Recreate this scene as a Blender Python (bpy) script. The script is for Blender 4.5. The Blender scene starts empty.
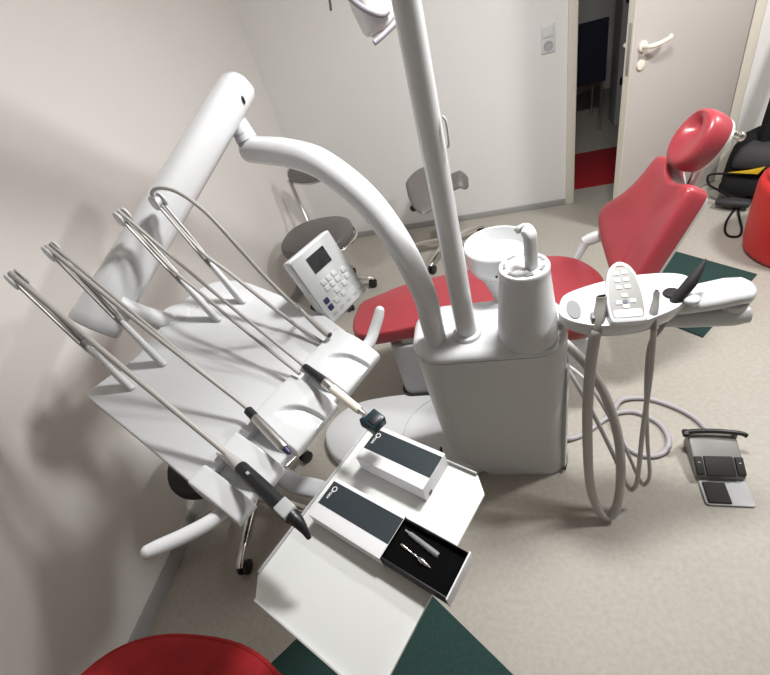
import bpy, bmesh, math, random
from mathutils import Vector, Matrix, noise
random.seed(4)
PI = math.pi
SC = bpy.context.scene
COL = SC.collection
V = Vector

# ------------------------------------------------------------------ materials
def mat(name, col, rough=.5, metal=0., spec=.5, coat=0., bump=0., bscale=60., var=0., vscale=8., emit=None, trans=0.):
    m = bpy.data.materials.new(name); m.use_nodes = True
    nt = m.node_tree; b = nt.nodes['Principled BSDF']
    b.inputs['Base Color'].default_value = (*col, 1)
    b.inputs['Roughness'].default_value = rough
    b.inputs['Metallic'].default_value = metal
    b.inputs['Specular IOR Level'].default_value = spec
    b.inputs['Coat Weight'].default_value = coat
    b.inputs['Transmission Weight'].default_value = trans
    if emit:
        b.inputs['Emission Color'].default_value = (*emit[0], 1); b.inputs['Emission Strength'].default_value = emit[1]
    tc = nt.nodes.new('ShaderNodeTexCoord')
    if var > 0:
        n = nt.nodes.new('ShaderNodeTexNoise'); n.inputs['Scale'].default_value = vscale; n.inputs['Detail'].default_value = 5
        nt.links.new(tc.outputs['Object'], n.inputs['Vector'])
        r = nt.nodes.new('ShaderNodeValToRGB')
        r.color_ramp.elements[0].position = .3; r.color_ramp.elements[1].position = .7
        r.color_ramp.elements[0].color = (*[c*(1-var) for c in col], 1)
        r.color_ramp.elements[1].color = (*[min(1, c*(1+var)) for c in col], 1)
        nt.links.new(n.outputs['Fac'], r.inputs['Fac']); nt.links.new(r.outputs['Color'], b.inputs['Base Color'])
    if bump > 0:
        n = nt.nodes.new('ShaderNodeTexNoise'); n.inputs['Scale'].default_value = bscale; n.inputs['Detail'].default_value = 4
        nt.links.new(tc.outputs['Object'], n.inputs['Vector'])
        bp = nt.nodes.new('ShaderNodeBump'); bp.inputs['Strength'].default_value = bump; bp.inputs['Distance'].default_value = .002
        nt.links.new(n.outputs['Fac'], bp.inputs['Height']); nt.links.new(bp.outputs['Normal'], b.inputs['Normal'])
    return m

def floor_mat():
    m = bpy.data.materials.new('speckled_vinyl'); m.use_nodes = True
    nt = m.node_tree; b = nt.nodes['Principled BSDF']; L = nt.links
    tc = nt.nodes.new('ShaderNodeTexCoord')
    def noise_ramp(scale, p0, p1, c0, c1, det=3):
        n = nt.nodes.new('ShaderNodeTexNoise'); n.inputs['Scale'].default_value = scale; n.inputs['Detail'].default_value = det
        L.new(tc.outputs['Object'], n.inputs['Vector'])
        r = nt.nodes.new('ShaderNodeValToRGB'); r.color_ramp.elements[0].position = p0; r.color_ramp.elements[1].position = p1
        r.color_ramp.elements[0].color = c0; r.color_ramp.elements[1].color = c1
        L.new(n.outputs['Fac'], r.inputs['Fac']); return r
    a = noise_ramp(55, .35, .68, (.385,.360,.318,1), (.432,.408,.365,1), 6)
    s = noise_ramp(210, .62, .70, (1,1,1,1), (.86,.84,.80,1), 2)
    t = noise_ramp(160, .30, .36, (1.07,1.07,1.07,1), (1,1,1,1), 2)
    g = noise_ramp(2.2, .3, .75, (.93,.92,.90,1), (1,1,1,1), 5)
    prev = a.outputs['Color']
    for o in (s, t, g):
        mx = nt.nodes.new('ShaderNodeMix'); mx.data_type = 'RGBA'; mx.blend_type = 'MULTIPLY'; mx.inputs['Factor'].default_value = 1
        L.new(prev, mx.inputs[6]); L.new(o.outputs['Color'], mx.inputs[7]); prev = mx.outputs[2]
    L.new(prev, b.inputs['Base Color'])
    b.inputs['Roughness'].default_value = .5; b.inputs['Specular IOR Level'].default_value = .35
    n = nt.nodes.new('ShaderNodeTexNoise'); n.inputs['Scale'].default_value = 7; n.inputs['Detail'].default_value = 3
    L.new(tc.outputs['Object'], n.inputs['Vector'])
    bp = nt.nodes.new('ShaderNodeBump'); bp.inputs['Strength'].default_value = .12; bp.inputs['Distance'].default_value = .004
    L.new(n.outputs['Fac'], bp.inputs['Height']); L.new(bp.outputs['Normal'], b.inputs['Normal'])
    return m

M = dict(
    wall=mat('wall_paint', (.74,.72,.69), .75, bump=.25, bscale=140, var=.015, vscale=2),
    wallb=mat('wall_paint_back', (.76,.755,.735), .7, bump=.2, bscale=140, var=.012, vscale=2),
    ceil=mat('ceiling_paint', (.66,.65,.63), .8),
    wall2=mat('bounce_cut_wall_paint', (.30,.28,.26), .8, bump=.2, bscale=140),  # unseen front and right walls, darkened to weaken the bounce light
    floor=floor_mat(),
    base=mat('grey_baseboard', (.34,.335,.33), .45),
    cream=mat('cream_lacquer', (.66,.63,.54), .4),
    leaf=mat('door_lacquer', (.50,.47,.445), .45, bump=.06, bscale=50),
    hndl=mat('ivory_plastic', (.80,.75,.64), .35),
    white=mat('white_enamel', (.67,.685,.70), .20, coat=.3),
    white2=mat('white_plastic', (.65,.665,.675), .42),
    bowl=mat('white_ceramic', (.66,.67,.68), .12, coat=.5),
    grey1=mat('light_grey_plastic', (.42,.43,.44), .45),
    grey2=mat('mid_grey_plastic', (.22,.225,.23), .5),
    hose=mat('grey_hose', (.44,.425,.405), .4, bump=.1, bscale=300),
    bronze=mat('bronze_grey_plastic', (.27,.26,.245), .4),
    lilac=mat('lilac_grey_plastic', (.27,.26,.29), .4),
    cable=mat('lilac_grey_cable', (.40,.38,.40), .45),
    red=mat('red_upholstery', (.325,.040,.052), .34, coat=.12, bump=.12, bscale=170, var=.05, vscale=6),
    dred=mat('red_fabric', (.40,.010,.014), .8, bump=.4, bscale=400, var=.12, vscale=20),
    rplas=mat('red_plastic', (.58,.022,.020), .5, bump=.1, bscale=80),
    vinyl=mat('grey_vinyl', (.150,.138,.132), .42, bump=.15, bscale=200),
    chrome=mat('chrome', (.72,.70,.67), .18, metal=1),
    steel=mat('brushed_steel', (.60,.59,.58), .32, metal=1),
    black=mat('black_plastic', (.012,.012,.014), .38),
    rubber=mat('black_rubber', (.015,.014,.014), .7),
    foam=mat('black_foam', (.002,.002,.0025), .95, spec=.1, bump=.3, bscale=500),
    teal=mat('dark_teal_plastic', (.006,.026,.034), .3, var=.3, vscale=90),
    navy=mat('navy_plastic', (.03,.03,.10), .4),
    label=mat('slate_label', (.030,.040,.046), .28, var=.12, vscale=14),
    card=mat('white_card', (.76,.76,.78), .5),
    green=mat('dark_green_mat', (.012,.042,.036), .9, bump=.6, bscale=500, var=.2, vscale=120),
    lcd=mat('dark_display', (.022,.026,.026), .12, var=.35, vscale=40),
    face=mat('grey_keypad_foil', (.50,.515,.52), .4),
    face2=mat('warm_grey_foil', (.19,.19,.175), .4),
    btn=mat('pale_button', (.56,.57,.57), .4),
    tray=mat('white_tray', (.72,.735,.715), .3, coat=.2),
    edge=mat('grey_tray_edge', (.50,.50,.51), .35),
    yellow=mat('yellow_nylon', (.62,.40,.012), .6, bump=.3, bscale=300),
    bag=mat('black_nylon', (.005,.005,.0055), .75, spec=.25, bump=.4, bscale=300),
    bagg=mat('charcoal_nylon', (.025,.025,.027), .65, bump=.4, bscale=300),
    navyf=mat('navy_fabric', (.006,.008,.022), .85),
    carpet=mat('red_carpet', (.30,.006,.012), .95, bump=.5, bscale=500, var=.1, vscale=60),
    glass=mat('lamp_glass', (.85,.88,.90), .08, trans=.6),
    lamp=mat('ceiling_lamp_diffuser', (.9,.9,.9), .5, emit=((1,.97,.93), 9)),
    handw=mat('white_lettering', (.85,.85,.85), .6),
    logo=mat('red_lettering', (.16,.05,.045), .6),
)

# ------------------------------------------------------------------ mesh builder
def cr(pts, n=8, closed=False):
    """Catmull-Rom resample"""
    P = [V(p) for p in pts]; out = []
    k = len(P)
    rng = range(k) if closed else range(k-1)
    for i in rng:
        if closed: a, b, c, d = P[i-1], P[i], P[(i+1) % k], P[(i+2) % k]
        else: a, b, c, d = P[max(i-1, 0)], P[i], P[i+1], P[min(i+2, k-1)]
        for j in range(n):
            t = j/n
            out.append(.5*((2*b)+(c-a)*t+(2*a-5*b+4*c-d)*t*t+(3*b-a-3*c+d)*t**3))
    if not closed: out.append(P[-1].copy())
    return out

class MB:
    def __init__(s): s.bm = bmesh.new()
    def _merge(s, t, Mx=None, bevel=0, seg=3, ang=35):
        if bevel > 0:
            t.normal_update()
            ed = [e for e in t.edges if len(e.link_faces) == 2 and e.calc_face_angle(0) > math.radians(ang)]
            if ed: bmesh.ops.bevel(t, geom=ed, offset=bevel, segments=seg, profile=.5, affect='EDGES', clamp_overlap=True)
        if Mx is not None: bmesh.ops.transform(t, matrix=Mx, verts=t.verts)
        me = bpy.data.meshes.new('tmp'); t.to_mesh(me); t.free(); s.bm.from_mesh(me); bpy.data.meshes.remove(me)
        return s
    def box(s, lo, hi, bevel=0, Mx=None, seg=3):
        t = bmesh.new(); bmesh.ops.create_cube(t, size=1)
        lo, hi = V(lo), V(hi)
        for v in t.verts: v.co = V([(lo[i]+hi[i])/2+v.co[i]*(hi[i]-lo[i]) for i in range(3)])
        return s._merge(t, Mx, bevel, seg)
    def prism(s, out, z0, z1, bevel=0, Mx=None, seg=3, ang=35):
        t = bmesh.new()
        a = [t.verts.new((p[0], p[1], z0)) for p in out]; b = [t.verts.new((p[0], p[1], z1)) for p in out]
        n = len(out)
        t.faces.new(a[::-1]); t.faces.new(b)
        for i in range(n): t.faces.new((a[i], a[(i+1) % n], b[(i+1) % n], b[i]))
        bmesh.ops.recalc_face_normals(t, faces=t.faces)
        return s._merge(t, Mx, bevel, seg, ang)
    def loft(s, rings, Mx=None, cap0=True, cap1=True, closed=True):
        t = bmesh.new()
        R = [[t.verts.new(V(p)) for p in r] for r in rings]; n = len(R[0])
        for a, b in zip(R, R[1:]):
            for i in range(n if closed else n-1):
                t.faces.new((a[i], a[(i+1) % n], b[(i+1) % n], b[i]))
        if closed and cap0: t.faces.new(R[0][::-1])
        if closed and cap1: t.faces.new(R[-1])
        bmesh.ops.recalc_face_normals(t, faces=t.faces)
        return s._merge(t, Mx)
    def tube(s, pts, r, n=14, sm=6, Mx=None, closed=False, flat=None):
        P = cr(pts, sm, closed) if sm > 1 else [V(p) for p in pts]
        k = len(P)
        if isinstance(r, (int, float)): rad = [r]*k
        else:
            rad = []
            for i in range(k):
                f = i/(k-1)*(len(r)-1); j = min(int(f), len(r)-2); rad.append(r[j]+(r[j+1]-r[j])*(f-j))
        up = None; rings = []
        for i in range(k):
            if closed: d = (P[(i+1) % k]-P[i-1])
            else: d = P[min(i+1, k-1)]-P[max(i-1, 0)]
            d.normalize()
            if up is None:
                up = d.orthogonal().normalized()
                if flat is not None:
                    up = V(flat); up = (up-d*up.dot(d)).normalized()
            else: up = (up-d*up.dot(d)).normalized()
            sd = d.cross(up)
            rings.append([P[i]+rad[i]*(math.cos(2*PI*j/n)*up+math.sin(2*PI*j/n)*sd) for j in range(n)])
        if closed: rings.append(rings[0]); return s.loft(rings, Mx, False, False)
        return s.loft(rings, Mx)
    def sweep(s, pts, secs, Mx=None, up=(0,0,1), n=28, exp=2.6, sm=1):
        """superellipse sections (half-width, half-height) along a path"""
        P = cr(pts, sm) if sm > 1 else [V(p) for p in pts]
        k = len(P); rings = []
        for i in range(k):
            f = i/(k-1)*(len(secs)-1); j = min(int(f), len(secs)-2); g = f-j
            a = secs[j][0]*(1-g)+secs[j+1][0]*g; b = secs[j][1]*(1-g)+secs[j+1][1]*g
            d = (P[min(i+1, k-1)]-P[max(i-1, 0)]).normalized()
            u = V(up); u = (u-d*u.dot(d)).normalized(); sd = d.cross(u)
            ring = []
            for q in range(n):
                t = 2*PI*q/n; c, sn = math.cos(t), math.sin(t)
                ring.append(P[i]+sd*a*math.copysign(abs(c)**(2/exp), c)+u*b*math.copysign(abs(sn)**(2/exp), sn))
            rings.append(ring)
        return s.loft(rings, Mx)
    def lathe(s, prof, Mx=None, n=40, cap0=True, cap1=True):
        rings = [[V((r*math.cos(2*PI*i/n), r*math.sin(2*PI*i/n), z)) for i in range(n)] for r, z in prof]
        return s.loft(rings, Mx, cap0, cap1)
    def cyl(s, p, q, r, r2=None, n=24, bevel=0):
        p, q = V(p), V(q); d = q-p
        Mx = Matrix.Translation(p) @ d.to_track_quat('Z', 'Y').to_matrix().to_4x4()
        r2 = r if r2 is None else r2; L = d.length
        if bevel: prof = [(r-bevel, 0), (r-bevel*.3, bevel*.3), (r, bevel), (r2, L-bevel), (r2-bevel*.3, L-bevel*.3), (r2-bevel, L)]
        else: prof = [(r, 0), (r2, L)]
        return s.lathe(prof, Mx, n)
    def ball(s, c, r, Mx=None, n=20):
        t = bmesh.new(); bmesh.ops.create_uvsphere(t, u_segments=n, v_segments=n//2+2, radius=1)
        r = V((r, r, r)) if isinstance(r, (int, float)) else V(r)
        for v in t.verts: v.co = V((v.co.x*r.x+c[0], v.co.y*r.y+c[1], v.co.z*r.z+c[2]))
        return s._merge(t, Mx)
    def cushion(s, out, prof, Mx=None, cen=None, fn=None):
        """out: closed 2D outline; prof: list of (scale, height)"""
        if cen is None: cen = (sum(p[0] for p in out)/len(out), sum(p[1] for p in out)/len(out))
        rings = [[V((cen[0]+(p[0]-cen[0])*k, cen[1]+(p[1]-cen[1])*k, h)) for p in out] for k, h in prof]
        if fn: rings = [[fn(p) for p in r] for r in rings]
        return s.loft(rings, Mx)
    def build(s, name, m, parent=None, root=None, ang=38):
        me = bpy.data.meshes.new(name)
        if root is None and parent is not None:
            q = parent
            while q.parent: q = q.parent
            root = q.location
        elif root is None: root = V((0, 0, 0))
        bmesh.ops.translate(s.bm, verts=s.bm.verts, vec=-V(root))
        bmesh.ops.remove_doubles(s.bm, verts=s.bm.verts, dist=1e-6)
        s.bm.to_mesh(me); s.bm.free()
        me.shade_smooth(); me.set_sharp_from_angle(angle=math.radians(ang))
        me.materials.append(m)
        o = bpy.data.objects.new(name, me); COL.objects.link(o)
        if parent is not None: o.parent = parent
        else: o.location = root
        return o

def empty(name, loc, label=None, cat=None, group=None, kind=None):
    o = bpy.data.objects.new(name, None); COL.objects.link(o); o.location = loc; o.empty_display_size = .05
    return tag(o, label, cat, group, kind)
def tag(o, label=None, cat=None, group=None, kind=None):
    if label: o['label'] = label
    if cat: o['category'] = cat
    if group: o['group'] = group
    if kind: o['kind'] = kind
    return o
def rrect(x0, y0, x1, y1, r, n=6):
    o = []
    for cx, cy, a in ((x1-r, y1-r, 0), (x0+r, y1-r, 90), (x0+r, y0+r, 180), (x1-r, y0+r, 270)):
        for i in range(n+1):
            t = math.radians(a+90*i/n); o.append((cx+r*math.cos(t), cy+r*math.sin(t)))
    return o
def frame(o, x, y, z):
    m = Matrix.Identity(4)
    for i, c in enumerate((x, y, z, o)):
        for j in range(3): m[j][i] = c[j]
    return m
def copy_tree(o, parent=None):
    c = o.copy(); COL.objects.link(c)
    if parent: c.parent = parent
    for ch in list(o.children): copy_tree(ch, c)
    return c
def text(s, size, Mx, m, parent, name='lettering', ext=.0004):
    cu = bpy.data.curves.new(name, 'FONT'); cu.body = s; cu.size = size; cu.extrude = ext
    cu.align_x = 'LEFT'; cu.align_y = 'CENTER'; cu.materials.append(m)
    o = bpy.data.objects.new(name, cu); COL.objects.link(o); o.parent = parent
    q = parent
    while q.parent: q = q.parent
    bpy.context.view_layer.update()
    me = bpy.data.meshes.new_from_object(o.evaluated_get(bpy.context.evaluated_depsgraph_get()))
    bpy.data.objects.remove(o); me.transform(Matrix.Translation(-q.location) @ Mx); me.name = name
    if not me.materials: me.materials.append(m)
    o = bpy.data.objects.new(name, me); COL.objects.link(o); o.parent = parent
    return o

# ------------------------------------------------------------------ camera
yaw, pit, rol = -.352, .689, -.324
f = V((math.sin(yaw)*math.cos(pit), math.cos(yaw)*math.cos(pit), -math.sin(pit)))
rt = V((math.cos(yaw), -math.sin(yaw), 0)); up = rt.cross(f)
rr = math.cos(rol)*rt+math.sin(rol)*up; uu = -math.sin(rol)*rt+math.cos(rol)*up
cam = bpy.data.cameras.new('camera'); cam.sensor_width = 36; cam.sensor_fit = 'HORIZONTAL'; cam.lens = 447.11/770*36; cam.clip_start = .02
co = bpy.data.objects.new('camera', cam); COL.objects.link(co)
co.matrix_world = frame(V((1.478, -3.314, 1.741)), rr, uu, -f)
SC.camera = co

# ------------------------------------------------------------------ room
HT = 2.6
JX0, JX1 = 2.035, 2.945          # clear door opening
def struct(name, mb, m): return tag(mb.build(name, m), kind='structure')
X1, Y0 = 4.0, -4.6
struct('floor', MB().box((-.15, Y0-.15, -.05), (X1+.15, 2.6, 0)), M['floor'])
struct('ceiling', MB().box((-.15, Y0-.15, HT), (X1+.15, 2.6, HT+.05)), M['ceil'])
struct('wall_left', MB().box((-.15, Y0-.15, 0), (0, 0, HT)), M['wall'])
struct('wall_right', MB().box((X1, Y0-.15, 0), (X1+.15, .15, HT)), M['wall2'])
struct('wall_front', MB().box((0, Y0-.15, 0), (X1, Y0, HT)), M['wall2'])
b = MB(); b.box((-.15, 0, 0), (JX0-.02, .15, HT)); b.box((JX1+.02, 0, 0), (X1, .15, HT)); b.box((JX0-.02, 0, 2.06), (JX1+.02, .15, HT))
struct('wall_back', b, M['wallb'])
struct('baseboard_back', MB().box((.012, -.012, 0), (JX0-.06, 0, .045), .003), M['base'])
struct('baseboard_left', MB().box((0, Y0, 0), (.012, 0, .075), .003), M['base'])
struct('baseboard_right', MB().box((JX1+.06, -.012, 0), (X1, 0, .045), .003), M['base'])
# corridor behind the door
b = MB(); b.box((.9, 2.5, 0), (X1, 2.6, HT)); b.box((.8, .15, 0), (.9, 2.6, HT)); b.box((X1, .15, 0), (X1+.1, 2.6, HT))
struct('wall_corridor', b, M['wall'])
# door
d1 = empty('door_1', (JX1, 0, 0)); tag(d1, kind='structure')
b = MB()
for x0, x1 in ((JX0-.055, JX0), (JX1, JX1+.055)): b.box((x0, -.022, 0), (x1, .15, 2.04), .006)
b.box((JX0-.055, -.022, 2.04), (JX1+.055, .15, 2.10), .006)
b.build('frame', M['cream'], d1)
la = .57; hx, hy = JX1-.004, -.024
lx, ly = V((-math.cos(la), -math.sin(la), 0)), V((math.sin(la), -math.cos(la), 0))     # along the leaf, room-side normal
LM = frame(V((hx, hy, 0)), lx, ly, V((0, 0, 1)))
LW = .86
leaf = MB().box((0, -.04, .008), (LW, 0, 2.02), .003, LM).build('leaf', M['leaf'], d1)
b = MB().box((LW-.001, -.0415, .007), (LW+.0025, .0012, 2.021), .001, LM); b.build('edge_band', M['cream'], leaf)
b = MB().box((LW+.002, -.031, .93), (LW+.0045, -.010, 1.17), .001, LM); b.build('lock_plate', M['steel'], leaf)
def lever(sg):
    b = MB(); o = 0 if sg > 0 else -.04
    y = lambda d: o+sg*d*(1 if sg > 0 else 1.35)
    b.cyl(LM @ V((LW-.065, y(0), 1.05)), LM @ V((LW-.065, y(.012), 1.05)), .026, bevel=.003)
    b.tube([LM @ V(p) for p in ((LW-.065, y(.01), 1.05), (LW-.065, y(.045), 1.05), (LW-.085, y(.058), 1.05), (LW-.13, y(.06), 1.05), (LW-.185, y(.058), 1.055), (LW-.2, y(.048), 1.06))], [.011, .011, .0115, .011, .0105, .0095])
    b.build('handle', M['hndl'], leaf)
    b = MB(); b.cyl(LM @ V((LW-.065, y(0), .965)), LM @ V((LW-.065, y(.010), .965)), .026, bevel=.003)
    b.box((LW-.070, o+sg*.0095-.001, .951), (LW-.060, o+sg*.0095+.001, .975), 0, LM)
    b.build('keyhole_rosette', M['hndl'], leaf)
lever(1); lever(-1)
# socket and switch in one frame on the back wall
sk = empty('wall_socket', (1.868, 0, 1.10), 'white double wall plate with switch above socket, left of the door', 'wall socket')
MB().box((1.828, -.010, 1.027), (1.909, 0, 1.180), .003).build('plate', M['white2'], sk)
MB().box((1.838, -.016, 1.112), (1.899, -.009, 1.172), .003).build('switch_rocker', M['white2'], sk)
b = MB(); b.lathe([(.027, 0), (.027, .005), (.021, .005), (.0195, .001), (.002, .001)], Matrix.Translation((1.8685, -.0098, 1.066)) @ Matrix.Rotation(PI/2, 4, 'X'), 32)
b.build('socket_insert', M['grey1'], sk)

# ------------------------------------------------------------------ corridor things
b = MB().box((1.95, .20, 0), (3.4, .86, .008), .003)
tag(b.build('floor_mat', M['carpet']), 'dark red carpet runner on the corridor floor beyond the door', 'carpet')
cc = empty('corridor_chair', (2.28, 1.3, 0), 'dark navy chair with thin metal legs standing in the dim corridor', 'chair')
MB().box((2.06, 1.28, .43), (2.49, 1.305, .90), .012).build('backrest', M['navyf'], cc)
MB().box((2.06, 1.31, .42), (2.49, 1.72, .47), .015).build('seat', M['navyf'], cc)
for x in (2.075, 2.468):
    for y in (1.315, 1.70): MB().cyl((x, y, 0), (x, y, .43), .011).build('leg', M['steel'], cc)
rd = empty('corridor_cabinet', (2.78, 1.45, 0), 'narrow pale cabinet in the corridor, seen past the door edge', 'cabinet')
MB().box((2.60, 1.35, .0), (2.95, 1.6, 1.15), .01).build('body', M['grey1'], rd)
MB().box((2.62, 1.335, .95), (2.66, 1.352, 1.01), .004).build('handle', M['black'], rd)
MB().box((2.62, 1.335, .35), (2.66, 1.352, .41), .004).build('handle', M['black'], rd)

# ------------------------------------------------------------------ floor mats
def rotbox(cx, cy, w, h, a, t):
    return MB().box((-w/2, -h/2, 0), (w/2, h/2, t), .003, Matrix.Translation((cx, cy, 0)) @ Matrix.Rotation(a, 4, 'Z'))
A = V((2.459, -.796)); B_ = V((2.764, -1.113)); D_ = V((2.371, -1.552)); c_ = (A+D_)/2
b = MB().prism([A, B_, D_, A+D_-B_], 0, .007, .002)
tag(b.build('floor_mat', M['green']), 'dark green floor mat beneath the red chair back, at right', 'mat')
A = V((.942, -2.607)); e1 = V((.787, -.617)); e2 = V((-.68, -.73))
b = MB().prism([A, A+e2*.62, A+e2*.62+e1*.85, A+e1*.85], 0, .007, .002)
tag(b.build('floor_mat', M['green']), 'dark green floor mat under the white tray, at bottom edge', 'mat')

# ------------------------------------------------------------------ patient chair
ch = empty('patient_chair', (1.2, -1.75, 0), 'red upholstered reclining patient chair on white base behind the white unit', 'dental chair')
# base plate: disc end at left, running right under the unit
bo = [(.56, -2.07), (.60, -1.96), (.70, -1.885), (.85, -1.855), (1.05, -1.84), (1.30, -1.80), (1.355, -1.9), (1.355, -2.17), (1.30, -2.27), (1.10, -2.29), (.90, -2.285), (.74, -2.26), (.62, -2.19)]
bo = [(p.x, p.y) for p in cr([(x, y, 0) for x, y in bo], 5, True)]
bs = MB().cushion(bo, [(.97, 0), (1, .006), (1, .045), (.985, .06), (.95, .068), (.6, .070), (.05, .071)]).build('base', M['white2'], ch)
b = MB().tube([(.99, -2.27, .0705), (.965, -2.17, .0712), (.98, -2.03, .0713), (1.05, -1.93, .0712), (1.14, -1.87, .07)], .0016, 6); b.build('seam', M['grey1'], bs)
b = MB().prism(rrect(.945, -1.86, 1.30, -1.50, .05), .068, .40, .01); b.build('column', M['grey1'], ch)
b = MB().prism(rrect(.935, -1.872, 1.31, -1.55, .05), .069, .078, 0); b.build('column_gasket', M['rubber'], ch)
b = MB().box((1.0, -1.84, .34), (1.86, -1.50, .437), .02); b.build('seat_frame', M['white2'], ch)
b = MB().prism([(p[0], p[1]) for p in rrect(1.60, .22, 1.81, .44, .07)], 0, .03, .006, frame(V((0, -1.945, 0)), V((1, 0, 0)), V((0, 0, 1)), V((0, 1, 0)))); b.build('side_cover', M['white2'], ch)
so = [(.80, -1.62), (.90, -1.565), (1.02, -1.512), (1.35, -1.455), (1.66, -1.43), (1.78, -1.462), (1.85, -1.54), (1.885, -1.66), (1.86, -1.82), (1.79, -1.93), (1.69, -1.955), (1.4, -1.905), (1.11, -1.855), (1.0, -1.865), (.88, -1.875), (.81, -1.85), (.782, -1.785), (.782, -1.69)]
so = [(p.x, p.y) for p in cr([(x, y, 0) for x, y in so], 5, True)]
MB().cushion(so, [(.96, .438), (.99, .441), (1, .45), (1.0, .485), (.996, .495), (.985, .501), (.965, .504), (.6, .505), (.05, .504)], cen=(1.34, -1.69)).build('seat', M['red'], ch)
th, al = math.radians(8), math.radians(58)
e1 = V((math.cos(th), math.sin(th), 0)); ew = V((e1.y, -e1.x, 0)); es = e1*math.cos(al)+V((0, 0, math.sin(al))); en_ = ew.cross(es)
if en_.z < 0: en_ = -en_
BM = frame(V((1.86, -1.65, .5)), ew, es, en_)
bo = [(.19, -.04), (.205, .02), (.190, .10), (.170, .19), (.142, .337), (.120, .440), (.104, .462), (.08, .466), (.05, .455), (.0, .442), (-.05, .456), (-.095, .482), (-.140, .488), (-.172, .470), (-.180, .412), (-.198, .340), (-.238, .270), (-.276, .222), (-.288, .185), (-.268, .152), (-.185, .112), (-.06, .078), (.045, .05), (.09, .02), (.115, -.04)]
bo = [(p.x, p.y) for p in cr([V((x, y, 0)) for x, y in bo], 4, True)]
CP = [(.93, -.085), (.98, -.078), (1, -.055), (1, -.03), (.99, -.012), (.965, -.002), (.92, .003), (.75, .0), (.5, -.008), (.25, -.012), (.03, -.013)]
bk = MB().cushion(bo, CP, BM, cen=(.0, .27)).build('backrest', M['red'], ch)
MB().cushion(bo, [(.75, -.106), (.88, -.102), (.915, -.094), (.93, -.08), (.88, -.075)], BM, cen=(.0, .27)).build('back_shell', M['white2'], ch)
al2 = math.radians(58); es2 = e1*math.cos(al2)+V((0, 0, math.sin(al2))); en2 = (-e1*math.sin(al2)+V((0, 0, math.cos(al2))))
HM = frame(V((1.86, -1.65, .5))+ew*-.022+es*.580+en_*.012, ew, es2, en2)
ho = []
for i in range(40):
    t = 2*PI*i/40; c, s = math.cos(t), math.sin(t)
    ho.append((.086*math.copysign(abs(c)**.85, c)*(1+.06*s), .100*math.copysign(abs(s)**.9, s)))
def dimple(p):
    g = math.exp(-(((p.x+.028)/.030)**2+((p.y-.036)/.032)**2))
    q = p.copy()
    if p.z > -.03: q.z -= .034*g
    return q
hr = MB().cushion(ho, [(.85, -.06), (.96, -.053), (1, -.035), (1, -.012), (.985, .006), (.94, .018), (.86, .025), (.74, .026), (.62, .024), (.5, .021), (.38, .019), (.26, .017), (.14, .016), (.03, .016)], HM, cen=(0, 0), fn=dimple).build('headrest', M['red'], ch)
MB().cushion(ho, [(.6, -.08), (.82, -.076), (.93, -.066), (.95, -.052), (.9, -.045)], HM, cen=(0, 0)).build('headrest_shell', M['white2'], ch)
b = MB(); b.cyl(HM @ V((.052, .06, -.07)), HM @ V((.052, .06, -.098)), .012, bevel=.003); b.ball(HM @ V((.052, .06, -.104)), .0165); b.build('headrest_knob', M['chrome'], ch)
b = MB(); b.tube([HM @ V((0, .02, -.08)), HM @ V((0, -.1, -.10)), BM @ V((0, .36, -.115))], .016); b.build('headrest_bar', M['steel'], ch)
# far-side armrest
b = MB()
p0 = BM @ V((-.225, .125, -.06))
b.sweep([p0+V((.03, 0, 0)), p0+V((-.02, .0, -.012)), p0+V((-.07, .0, -.028)), p0+V((-.10, .0, -.04))], [(.014, .022), (.019, .026), (.022, .027), (.018, .022)], sm=3)
b.sweep([p0+V((-.085, .0, -.03)), p0+V((-.105, .0, -.07)), p0+V((-.14, -.01, -.14))], [(.023, .02), (.020, .017), (.017, .015)], sm=3, up=(1, 0, 0))
b.build('armrest', M['white2'], ch)

# ------------------------------------------------------------------ water unit
un = empty('dental_unit', (1.42, -2.17, 0), 'white floor-standing water unit with pole, cup filler and spittoon bowl', 'dental unit')
def urect(x0, x1, y0, y1, r, z, bulge=0):
    o = rrect(x0, y0, x1, y1, r, 8); cx = (x0+x1)/2
    return [V((x, y-bulge*max(0, 1-((x-cx)/((x1-x0)/2))**2)*(1 if y < (y0+y1)/2 else 0), z)) for x, y in o]
rings = []
for z, xl, xr, yf in ((0, 1.30, 1.650, -2.272), (.02, 1.285, 1.652, -2.274), (.07, 1.235, 1.653, -2.276), (.12, 1.208, 1.653, -2.279), (.17, 1.192, 1.653, -2.282), (.24, 1.182, 1.653, -2.286), (.35, 1.176, 1.653, -2.294), (.55, 1.172, 1.653, -2.310), (.742, 1.169, 1.652, -2.324)):
    rings.append(urect(xl, xr, yf, -2.06, min(.070+.025*min(1, z/.3), (xr-xl)/2.2), z, .012*min(1, z/.3)))
MB().loft(rings).build('body', M['white2'], un, ang=50)
rings = [urect(1.170, 1.651, -2.322, -2.062, .094, .743, .012), urect(1.168, 1.653, -2.325, -2.060, .095, .746, .012), urect(1.169, 1.652, -2.324, -2.061, .095, .757, .012), urect(1.174, 1.647, -2.319, -2.066, .093, .767, .012), urect(1.186, 1.635, -2.307, -2.078, .088, .775, .01), urect(1.21, 1.612, -2.285, -2.10, .075, .779, .005), urect(1.27, 1.56, -2.24, -2.13, .05, .781, .0), urect(1.38, 1.43, -2.2, -2.16, .01, .781)]
MB().loft(rings).build('lid', M['white'], un, ang=50)
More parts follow.
